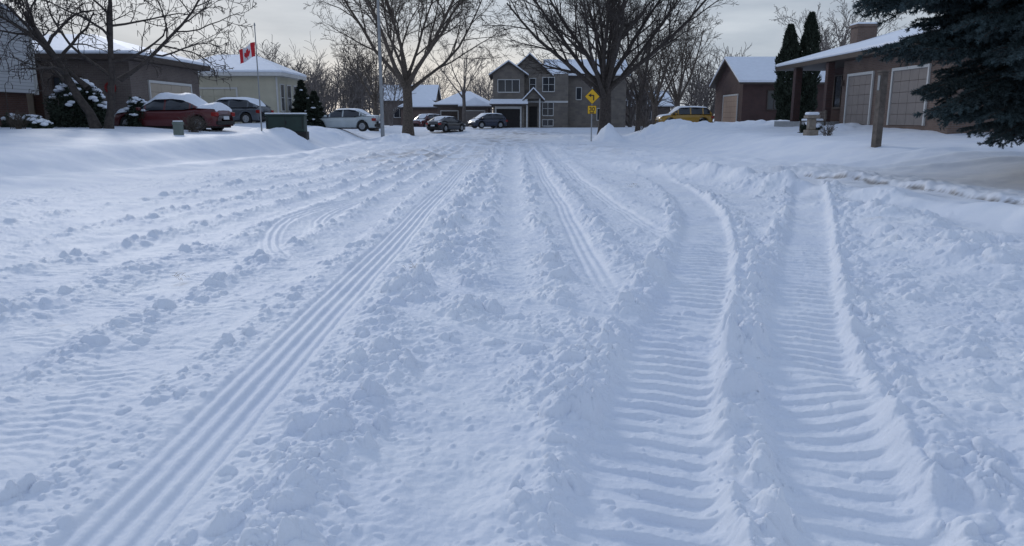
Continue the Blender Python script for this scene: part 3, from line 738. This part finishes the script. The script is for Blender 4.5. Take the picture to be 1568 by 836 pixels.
h = G('distant_bungalow', (-6, 92, 0.4))
h.box('walls', -9.0, -2.6, 92, 100, 0.1, 2.75, br_brown)
h.hip(-9.0, -2.6, 92, 100, 2.75, 1.6, 'x', 3.2, 0.5)
h.hip(-6.0, -2.9, 90.4, 93, 2.55, 1.0, 'y', 1.4, 0.4)
h.box('garage_wing', -6.0, -2.9, 90.4, 92.0, 0.1, 2.55, br_brown)
h.garage('x', -5.6, -3.3, 0.45, 2.2, 90.4, -1, greydoor); h.garage('x', -8.6, -6.6, 0.45, 2.2, 92, -1, trimb)
h = G('distant_house', (-14, 106, 0.4))
h.box('walls', -18.5, -11.0, 106, 114, 0.1, 3.8, br_brown)
h.gable(-18.5, -11.0, 106, 114, 3.8, 2.0, 'x', br_brown)
h.win('x', -16.5, -15, 1.5, 2.7, 106, -1); h.win('x', -13.5, -12, 1.5, 2.7, 106, -1)
h.hip(-15, -10.0, 102, 106, 2.6, 1.2, 'x', 2.0, 0.3); h.box('front_wing', -15, -10.0, 102, 106, 0.1, 2.6, br_tan)
h = G('distant_house', (18, 98, 0.4))
h.box('walls', 14.5, 20.5, 98, 106, 0.1, 2.9, br_brown); h.gable(14.5, 20.5, 98, 106, 2.9, 1.8, 'x', br_brown); h.win('x', 16, 18, 1.2, 2.3, 98, -1)

h = G('dark_brick_house', (20, 60, 0.9))
h.box('walls', 18.2, 25.5, 60, 68, 0.5, 4.2, br_dark)
h.gable(18.2, 25.5, 60, 68, 4.2, 1.9, 'x', br_dark, 0.45, 0.16, 0.16, trimb)
h.garage('y', 61.2, 65.2, 1.0, 3.2, 18.2, -1, orange)
h.win('x', 20.2, 21.2, 2.1, 3.5, 60, -1, 1, 0, fmat=trimb)

h = G('porch_bungalow', (17, 35, 1.1))
h.box('garage_wall', 15.6, 24, 27, 36.0, 0.6, 4.05, br_tan)
h.box('recess_wall', 17.4, 24, 36.0, 42.3, 0.6, 4.05, br_dark)
h.garage('y', 33.0, 35.3, 1.15, 3.3, 15.6, -1, greydoor)
h.garage('y', 28.6, 31.2, 1.15, 3.3, 15.6, -1, greydoor)
h.boxes('porch_columns', [(15.0,15.35,40.4,40.75,0.7,4.0),(15.0,15.3,36.3,36.6,0.7,4.0)], br_dark)
h.boxes('porch_steps', [(14.7,17.4,36.0,42.3,0.6,1.25)], greym)
h.win('y', 38.6, 41.0, 2.0, 3.6, 17.4, -1, 2, 0, fmat=trimb); h.box('front_door', 17.33, 17.39, 36.8, 37.8, 1.25, 3.4, trimb)
h.hip(15.6, 25, 26.8, 42.3, 4.02, 1.6, 'y', 4.6, 0.75, 0.2, trimb, 0.15)
h.boxes('chimney', [(17.7,18.7,39.6,40.4,4.1,6.0),(17.62,18.78,39.52,40.48,6.0,6.12)], br_tan)
h.box('chimney_snow', 17.64, 18.76, 39.54, 40.46, 6.12, 6.22, snowm, 0.04)
for yy in (32.1, 36.0-.2):
    V, F = [], []; cyl(V, F, (15.5,yy,2.9), (15.5,yy,3.15), 0.07, 0.05, 8); h.m('wall_lantern', V, F, trimb)

# ------------------------------------------------------------------ vehicles
def car(name, x, y, rot, paint, kind='sedan', snow=1.0, L=4.6, dz=0.0):
    z0 = zt(x,y)+dz; g = G(name, (x,y,z0), rot, local=True); rng = np.random.default_rng(int(abs(x*10)+y))
    hl = L/2; H = {'sedan':1.45,'hatch':1.52,'suv':1.68}[kind]; W = 0.90; belt = H*0.62
    wr = 0.33 if kind != 'suv' else 0.37; xa, xb = -hl+0.85, hl-0.88
    xs = np.unique(np.concatenate([np.linspace(-hl, hl, 60)]))
    if kind == 'sedan':
        top = np.interp(xs, [-hl,-hl+.08,-hl+.9,-1.0,0.9,1.3,hl-.35,hl-.08,hl], [0.72,0.98,1.02,belt+.04,belt+.02,belt,0.80,0.66,0.52])
        gx = [-1.75,-1.0,-0.5,0.35,1.25]; gz = [belt+.08,H-.05,H,H-.03,belt+.0]; pill = [-1.35,-0.15,0.75]
    elif kind == 'hatch':
        top = np.interp(xs, [-hl,-hl+.1,-1.4,1.0,1.3,hl-.3,hl-.08,hl], [0.75,1.0,belt+.05,belt+.02,belt,0.84,0.68,0.52])
        gx = [-hl+.15,-1.45,-0.6,0.45,1.35]; gz = [belt+.05,H-.07,H,H-.03,belt]; pill = [-1.45,-0.25,0.8]
    else:
        top = np.interp(xs, [-hl,-hl+.1,-1.4,1.0,1.3,hl-.25,hl-.06,hl], [0.8,1.1,belt+.03,belt+.02,belt,0.95,0.78,0.6])
        gx = [-hl+.12,-hl+.5,-0.6,0.55,1.3]; gz = [belt+.05,H-.05,H,H-.03,belt]; pill = [-1.35,-0.3,0.75]
    wid = W*np.interp(xs, [-hl,-hl+.12,-hl+.6,0,hl-.7,hl-.15,hl], [0.72,0.90,0.985,1,0.985,0.86,0.62])
    low = np.full_like(xs, 0.24)
    for c in (xa, xb):
        q = np.abs(xs-c) < wr+0.07; low[q] = np.maximum(low[q], wr+np.sqrt((wr+0.07)**2-(xs[q]-c)**2))
    low = np.minimum(low, top-0.12); 
    V, F = [], []; ns = 13
    for X, T_, w, lo in zip(xs, top, wid, low):
        md = lo+(T_-lo)*0.5
        half = [(0,T_+.02),(w*.6,T_+.01),(w*.88,T_-.03),(w*.965,T_-.12 if T_-.12 > md else md+.01),(w,md),(w*.985,lo+.03),(w*.93,lo)]
        ring = [(-a,b) for a,b in half[::-1]]+half[1:]
        V += [(X,a,b) for a,b in ring]
    for i in range(len(xs)-1):
        for j in range(ns-1): a = i*ns+j; F.append((a,a+1,a+ns+1,a+ns))
        F.append((i*ns+ns-1, i*ns, (i+1)*ns, (i+1)*ns+ns-1))
    F.append(tuple(range(ns))); F.append(tuple((len(xs)-1)*ns+ns-1-k for k in range(ns)))
    g.m('body', V, F, paint, True)
    gxs = np.unique(np.concatenate([np.linspace(gx[0], gx[-1], 34), gx])); gzz = np.interp(gxs, gx, gz); bz = np.interp(gxs, xs, top)
    V, F, fm = [], [], []
    for X, T_, b in zip(gxs, gzz, bz):
        T_ = max(T_, b+.005); k = (T_-b)/(H-belt); wt = W*(0.93-0.2*k)
        half = [(0,T_),(wt*.75,T_-.015*k),(wt,T_-.09*k),(W*.93,b-.01)]
        V += [(X,-a,q) for a,q in half[::-1][:-1]]+[(X,0,T_)]+[(X,a,q) for a,q in half[1:]]
    n2 = 7
    for i in range(len(gxs)-1):
        xm = (gxs[i]+gxs[i+1])/2; roof = gx[1] <= xm <= gx[3]+0.0
        pl = any(abs(xm-p) < 0.055 for p in pill)
        for j in range(n2-1):
            a = i*n2+j; F.append((a,a+1,a+n2+1,a+n2))
            side = j in (0, 5)
            if side: fm.append(0 if (pl or not (gx[0]+.25 < xm < gx[4]-.15)) else 1)
            elif j in (1,4): fm.append(0)
            else: fm.append(0 if roof else 1)
    g.m('cabin', V, F, [paint, glass], True, fm)
    hubm = mat('wheel_alloy', (0.35,0.36,0.37), 0.4, 0.1, 4, metal=0.6)
    for c in (xa, xb):
        for sd in (-1,1):
            V, F = [], []; cyl(V, F, (c, sd*0.64, wr), (c, sd*0.86, wr), wr, wr, 20); g.m('wheel', V, F, rubber)
            V, F = [], []; cyl(V, F, (c, sd*0.861, wr), (c, sd*0.872, wr), wr*.62, wr*.55, 14)
            for s5 in range(5):
                a = s5*1.2566; cyl(V, F, (c, sd*0.878, wr), (c+math.cos(a)*wr*.6, sd*0.874, wr+math.sin(a)*wr*.6), .03, .03, 5)
            g.m('hubcap', V, F, hubm)
    red = mat('tail_light', (0.28,0.012,0.01), 0.2, 0.1); hd = mat('head_light', (0.6,0.6,0.58), 0.15, 0.1); plate = mat('licence_plate', (0.6,0.62,0.65), 0.5, 0.1)
    zl = np.interp(-hl+.05, xs, top)
    for sd in (-1,1):
        g.box('tail_light', -hl-.02, -hl+.22, sd*.70-.12, sd*.70+.12, zl-.22, zl-.04, red, .03)
        g.box('head_light', hl-.30, hl-.10, sd*.62-.14, sd*.62+.14, .58, .70, hd, .03)
        V, F = [], []; bx(V, F, .88, 1.05, *(sorted((sd*.86, sd*1.02))), belt+.0, belt+.14); o = g.m('mirror', V, F, paint); o.modifiers.new('b','BEVEL').width = .03
    g.box('rear_bumper', -hl-.04, -hl+.2, -.72, .72, .30, .46, darkin, .03); g.box('front_grille', hl-.12, hl+.01, -.45, .45, .34, .5, darkin, .03)
    g.box('licence_plate', -hl-.05, -hl-.02, -.22, .22, .52, .66, plate)
    g.box('underbody', -hl+.2, hl-.2, -.78, .78, .16, .34, darkin)
    if snow > 0:
        def blanket(part, X0, X1, zf, wf, th):
            XX = np.linspace(X0, X1, 26); V, F = [], []; m = 13
            for iq, X in enumerate(XX):
                e = min(1, 5*min(iq, 25-iq)/25)**.6
                for k in range(m):
                    q = -1+2*k/(m-1); edge = (1-abs(q)**4)*e
                    w_ = wf(X)*(1+0.05*math.sin(X*7+q)); V.append((X, q*w_, zf(X, q)-.02+th*edge*(1+.35*math.sin(X*5+q*3)*.5+rng.uniform(-.08,.08))))
            for a in range(25):
                for k in range(m-1): c0 = a*m+k; F.append((c0,c0+1,c0+m+1,c0+m))
            g.m(part, V, F, snowm, True)
        zr = lambda X, q: max(float(np.interp(X, gxs, gzz)), float(np.interp(X, gxs, bz)))-.05*abs(q)**3+.012
        blanket('roof_snow', gx[0]+.02, gx[4]-.02, zr, lambda X: W*.80, .09*snow)
        zb = lambda X, q: float(np.interp(X, xs, top))-.02*abs(q)**3+.02
        blanket('bonnet_snow', gx[4]-.05, hl-.12, zb, lambda X: float(np.interp(X, xs, wid))*.93, .09*snow)
        if kind == 'sedan': blanket('boot_snow', -hl+.05, gx[0]+.1, zb, lambda X: float(np.interp(X, xs, wid))*.93, .09*snow)
    return g
def paint(n, c, r=0.3): return mat(n, c, r, 0.08, 2, coat=0.5)
pr = paint('red_paint', (0.095,0.008,0.010), 0.5); pd = paint('dark_grey_paint', (0.07,0.08,0.095)); pw = paint('silver_paint', (0.42,0.46,0.47)); pk = paint('black_paint', (0.012,0.013,0.016)); pn_ = paint('navy_paint', (0.015,0.022,0.045)); pm = paint('maroon_paint', (0.09,0.01,0.012)); py_ = paint('yellow_paint', (0.34,0.19,0.02))
car('red_sedan', -15.0, 33.4, R(172), pr, 'sedan', 2.4, 5.0, -0.16)
car('grey_hatchback', -16.6, 45.0, R(168), pd, 'hatch', 0.9, 4.4, -0.02)
car('silver_sedan', -10.9, 49.5, R(168), pw, 'sedan', 0.35, 4.7, -0.02)
car('black_sedan', -6.2, 71.5, R(60), pk, 'sedan', 0.25, 4.4, 0)
car('navy_hatchback', -2.55, 77.6, R(210), pn_, 'hatch', 0.5, 3.9, 0)
car('maroon_suv', -9.8, 87, R(240), pm, 'suv', 0.3, 4.4, -.2)
car('yellow_suv', 14.2, 62.5, R(185), py_, 'suv', 0.7, 4.5, -0.14)

# ------------------------------------------------------------------ street furniture
def sign(x, y):
    z0 = zt(x,y); g = G('traffic_sign', (x,y,z0+.22), R(4), local=True)
    yel = mat('sign_yellow', (0.75,0.42,0.01), 0.5, 0.05); blk = mat('sign_black', (0.012,0.012,0.012), 0.5, 0.05)
    V, F = [], []; cyl(V, F, (0,0.03,-0.6), (0,0.03,3.0), 0.035, 0.035, 8); g.m('post', V, F, greym)
    c = 2.45; r = 0.46
    def plate(pts, y0, y1, nm, m):
        n = len(pts); V = [(a, y0, b) for a, b in pts]+[(a, y1, b) for a, b in pts]
        g.m(nm, V, [tuple(range(n)), tuple(range(2*n-1, n-1, -1))]+[(i,n+i,n+(i+1)%n,(i+1)%n) for i in range(n)], m)
    plate([(0,c-r),(r,c),(0,c+r),(-r,c)], -0.01, 0.0, 'diamond_border', blk)
    r2 = r-.03; plate([(0,c-r2),(r2,c),(0,c+r2),(-r2,c)], -0.014, -0.0105, 'diamond_plate', yel)
    plate([(0.05,c-.22),(.12,c-.22),(.12,c+.06),(.08,c+.10),(-.06,c+.10),(-.06,c+.03),(0.05,c+.03)], -0.020, -0.0145, 'arrow_stem', blk)
    plate([(-.24,c+.065),(-.061,c-.05),(-.061,c+.18)], -0.020, -0.0145, 'arrow_head', blk)
    plate([(-.27,1.44),(.27,1.44),(.27,1.93),(-.27,1.93)], -0.01, 0.0, 'tab_border', blk)
    plate([(-.25,1.46),(.25,1.46),(.25,1.91),(-.25,1.91)], -0.014, -0.0105, 'speed_tab', yel)
    for tx, sz, zz in (('30', .36, 1.60), ('km/h', .13, 1.48)):
        cu = bpy.data.curves.new('speed_text', 'FONT'); cu.body = tx; cu.size = sz; cu.align_x = 'CENTER'; cu.extrude = 0.002; cu.offset = 0.006
        o = bpy.data.objects.new('speed_text', cu); S.collection.objects.link(o); o.parent = g.e; o.location = (0,-0.018,zz); o.rotation_euler = (R(90),0,0); cu.materials.append(blk)
sign(4.75, 45)

g = G('street_lamp', (-8.25, 48, zt(-8.25,48)), local=True)
V, F = [], []; cyl(V, F, (0,0,-.3), (0,0,9.5), 0.13, 0.075, 12); g.m('pole', V, F, greym)
V, F = [], []; cyl(V, F, (0,0,9.3), (0.9,0,9.8), 0.045, 0.04, 8); cyl(V, F, (0.9,0,9.8), (2.1,0,9.95), 0.04, 0.035, 8); g.m('arm', V, F, greym)
g.box('lamp_head', 2.0, 2.7, -.13, .13, 9.86, 10.0, greym, .04)

g = G('flagpole', (-11.3, 34, zt(-11.3,34)), local=True)
V, F = [], []; cyl(V, F, (0,0,-.3), (0,0,4.6), 0.035, 0.022, 10); g.m('pole', V, F, greym)
V, F = [], []; cyl(V, F, (0,0,4.6), (0,0,4.72), 0.045, 0.02, 8); g.m('finial', V, F, greym)
flr = mat('flag_red', (0.55,0.02,0.03), 0.8, 0.08, 3); flw = mat('flag_white', (0.72,0.72,0.74), 0.8, 0.05, 3)
V, F, fm = [], [], []; nu, nv = 56, 30
leaf = [(0,.42),(.08,.27),(.17,.31),(.14,.08),(.24,.18),(.27,.12),(.38,.14),(.33,.02),(.40,-.03),(.2,-.2),(.22,-.27),(.02,-.24),(.02,-.42)]
leaf = leaf+[(-a,b) for a,b in leaf[::-1]]
def inside(px, py, poly):
    c = False; j = len(poly)-1
    for i in range(len(poly)):
        xi, yi = poly[i]; xj, yj = poly[j]
        if (yi > py) != (yj > py) and px < (xj-xi)*(py-yi)/(yj-yi)+xi: c = not c
        j = i
    return c
for i in range(nu+1):
    u = i/nu
    for j in range(nv+1):
        v = j/nv
        xx = -0.03-0.72*u**0.9-0.03*math.sin(u*9+v*2); yy = 0.06*math.sin(u*9+v*1.5)*u**.5; zz = 3.90-0.60*v-0.36*u**1.15+0.03*math.sin(u*8)
        V.append((xx, yy, zz))
for i in range(nu):
    for j in range(nv):
        a = i*(nv+1)+j; F.append((a,a+1,a+nv+2,a+nv+1)); u = (i+.5)/nu; v = (j+.5)/nv
        fm.append(0 if (u < .25 or u > .75 or inside((u-.5)*2.1, .5-v, leaf)) else 1)
g.m('flag', V, F, [flr, flw], True, fm)

grn = mat('transformer_green', (0.015,0.034,0.028), 0.6, 0.15, 3)
g = G('transformer_box', (-10.75, 36, zt(-11.4,36)-.08), R(8), local=True)
g.box('base_pad', -0.95, 0.95, -.52, .52, -.6, .06, darkin, .02)
g.box('cabinet', -.88, .88, -.5, .5, .06, .80, grn, .03); g.box('lid', -.93, .93, -.55, .55, .80, .87, grn, .02)
g.boxes('door_seams', [(-.01,.01,-.505,-.50,.12,.78),(.78,.81,-.52,-.50,.2,.74),(-.81,-.78,-.52,-.50,.2,.74),(.03,.07,-.54,-.50,.42,.56)], darkin)
g.box('snow_cap', -.90, .90, -.52, .52, .87, .94, snowm, .03)
g = G('utility_pedestal', (-12.4, 28, zt(-12.4,28)), R(-10), local=True)
pg = mat('pedestal_green', (0.13,0.16,0.14), 0.6, 0.1)
g.box('body', -.15, .15, -.12, .12, -.2, .42, pg, .03); g.box('cap', -.17, .17, -.14, .14, .36, .48, pg, .04); g.box('snow_cap', -.14, .14, -.11, .11, .48, .52, snowm, .015)
wd = mat('weathered_wood', (0.12,0.10,0.085), 0.9, 0.35, 6, .5, 30)
g = G('wooden_post', (11.65, 24, zt(11.65,24)), R(12), local=True)
g.box('post', -.11, .11, -.11, .11, -.3, 2.30, wd, .012); g.box('cap', -.13, .13, -.13, .13, 2.30, 2.35, wd, .01); g.box('side_board', -.13, -.112, -.05, .05, 1.75, 2.2, greym)
cs = mat('cast_stone', (0.26,0.22,0.18), 0.9, 0.2, 8, .4, 30)
g = G('stone_garden_pedestal', (12.7, 32, zt(12.7,32)), local=True)
g.box('plinth', -.24, .24, -.24, .24, -.2, .2, cs, .03); g.box('shaft', -.15, .15, -.15, .15, .2, .68, cs, .03); g.box('top', -.26, .26, -.26, .26, .68, .80, cs, .03); g.box('snow_cap', -.24, .24, -.24, .24, .80, .94, snowm, .07)
g = G('garden_bench', (13.6, 34.2, zt(13.6,34.2)), R(-80), local=True)
g.boxes('seat', [(-.65,.65,-.22+.12*k,-.12+.12*k,.44,.47) for k in range(4)], wd)
g.boxes('backrest', [(-.65,.65,.26,.29,.55+.13*k,.64+.13*k) for k in range(3)], wd)
g.boxes('legs', [(sx-.03,sx+.03,sy-.03,sy+.03,-.1,hh) for sx in (-.6,.6) for sy,hh in ((-.2,.44),(.25,.95))], wd)
g.box('snow_cap', -.6, .6, -.2, .2, .47, .58, snowm, .05)
g = G('shepherd_hook', (-18.3, 27.5, zt(-18.3,27.5)), local=True); T = Tubes()
a = np.linspace(0, math.pi*1.2, 9); T.add(np.vstack([[[0,0,-.2]], np.stack([.14-.14*np.cos(a), 0*a, 1.5+.16*np.sin(a)],1)]), np.full(10,.012), 5); T.done('hook', bark, g.e)

# a few dry grass blades where the plough scraped through
rng = np.random.default_rng(3); T = Tubes()
for (px,py) in ((-0.92,6.95),(-3.0,6.55),(2.6,16.0),(7.95,17.0),(8.25,14.6),(8.7,12.6)):
    for i in range(12):
        x = px+rng.normal(0,.06); y = py+rng.normal(0,.06); z = zt(x,y)+.03; a = rng.uniform(0,6.28); L = rng.uniform(.03,.08)
        T.add([(x,y,z),(x+math.cos(a)*L*.5,y+math.sin(a)*L*.5,z+L*.5),(x+math.cos(a)*L,y+math.sin(a)*L,z+L*.5)], [.0015,.0015,.001], 3)
T.done('dry_grass', mat('dry_grass', (0.20,0.16,0.10), .9, .3, 20))

# ------------------------------------------------------------------ light / sky
AZ, EL = R(-26), R(23)
sd = Vector((math.sin(AZ)*math.cos(EL), math.cos(AZ)*math.cos(EL), math.sin(EL)))
li = bpy.data.lights.new('sun', 'SUN'); li.energy = 0.9; li.angle = R(10); li.color = (1.0, 0.96, 0.92)
so = bpy.data.objects.new('sun', li); S.collection.objects.link(so); so.rotation_euler = (-sd).to_track_quat('-Z', 'Y').to_euler(); so.location = (0,0,30)
w = bpy.data.worlds.new('World'); S.world = w; w.use_nodes = True; n = w.node_tree.nodes; l = w.node_tree.links
bg = n['Background']; bg.inputs['Strength'].default_value = 0.1
sky = n.new('ShaderNodeTexSky'); sky.sky_type = 'NISHITA'; sky.sun_disc = False; sky.sun_elevation = EL; sky.sun_rotation = AZ
tc = n.new('ShaderNodeTexCoord'); mp = n.new('ShaderNodeMapping'); mp.inputs['Scale'].default_value = (1.6,1.6,8.0); l.new(tc.outputs['Generated'], mp.inputs[0])
no = n.new('ShaderNodeTexNoise'); no.inputs['Scale'].default_value = 2.6; no.inputs['Detail'].default_value = 7; no.inputs['Roughness'].default_value = .55; l.new(mp.outputs[0], no.inputs['Vector'])
r = n.new('ShaderNodeValToRGB'); r.color_ramp.elements[0].position = .36; r.color_ramp.elements[1].position = .66
r.color_ramp.elements[0].color = (.45,.515,.61,1); r.color_ramp.elements[1].color = (.66,.72,.80,1); l.new(no.outputs['Fac'], r.inputs['Fac'])
sz = n.new('ShaderNodeSeparateXYZ'); l.new(tc.outputs['Generated'], sz.inputs[0])
me_ = n.new('ShaderNodeMapRange'); me_.inputs['From Min'].default_value = .15; me_.inputs['From Max'].default_value = .6; l.new(sz.outputs['Z'], me_.inputs['Value'])
tint = n.new('ShaderNodeMixRGB'); tint.inputs[1].default_value = (1,1,1,1); tint.inputs[2].default_value = (.74,.84,1.03,1); l.new(me_.outputs[0], tint.inputs['Fac'])
mt = n.new('ShaderNodeMixRGB'); mt.blend_type = 'MULTIPLY'; mt.inputs['Fac'].default_value = 1; l.new(r.outputs['Color'], mt.inputs[1]); l.new(tint.outputs[0], mt.inputs[2])
sc = n.new('ShaderNodeVectorMath'); sc.operation = 'SCALE'; sc.inputs['Scale'].default_value = 8.9; l.new(mt.outputs[0], sc.inputs[0])
mx = n.new('ShaderNodeMixRGB'); mx.inputs['Fac'].default_value = .92; l.new(sky.outputs[0], mx.inputs[1]); l.new(sc.outputs[0], mx.inputs[2])
dt = n.new('ShaderNodeVectorMath'); dt.operation = 'DOT_PRODUCT'; gd = Vector((math.sin(R(-5)), math.cos(R(-5)), 0.05)).normalized(); dt.inputs[1].default_value = gd
nv = n.new('ShaderNodeVectorMath'); nv.operation = 'NORMALIZE'; mp2 = n.new('ShaderNodeMapping'); mp2.inputs['Scale'].default_value = (1,1,2.4); l.new(tc.outputs['Generated'], mp2.inputs[0]); l.new(mp2.outputs[0], nv.inputs[0]); l.new(nv.outputs[0], dt.inputs[0])
mr = n.new('ShaderNodeMapRange'); mr.inputs['From Min'].default_value = .965; mr.inputs['From Max'].default_value = 1.0; mr.interpolation_type = 'SMOOTHSTEP'; l.new(dt.outputs['Value'], mr.inputs['Value'])
sc2 = n.new('ShaderNodeVectorMath'); sc2.operation = 'SCALE'; sc2.inputs[0].default_value = (2.4,1.7,0.8); l.new(mr.outputs[0], sc2.inputs['Scale'])
ad = n.new('ShaderNodeVectorMath'); ad.operation = 'ADD'; l.new(mx.outputs[0], ad.inputs[0]); l.new(sc2.outputs[0], ad.inputs[1]); l.new(ad.outputs[0], bg.inputs['Color'])

# ------------------------------------------------------------------ camera
cam = bpy.data.cameras.new('camera'); cam.sensor_width = 36; cam.lens = 26.0; cam.clip_start = 0.05; cam.clip_end = 2000
co = bpy.data.objects.new('camera', cam); S.collection.objects.link(co); co.location = (0,0,1.45); co.rotation_euler = (R(90-11.87),0,0); S.camera = co
S.view_settings.view_transform = 'Standard'; S.view_settings.look = 'None'; S.view_settings.exposure = 0
print('T all', time.time()-T0)
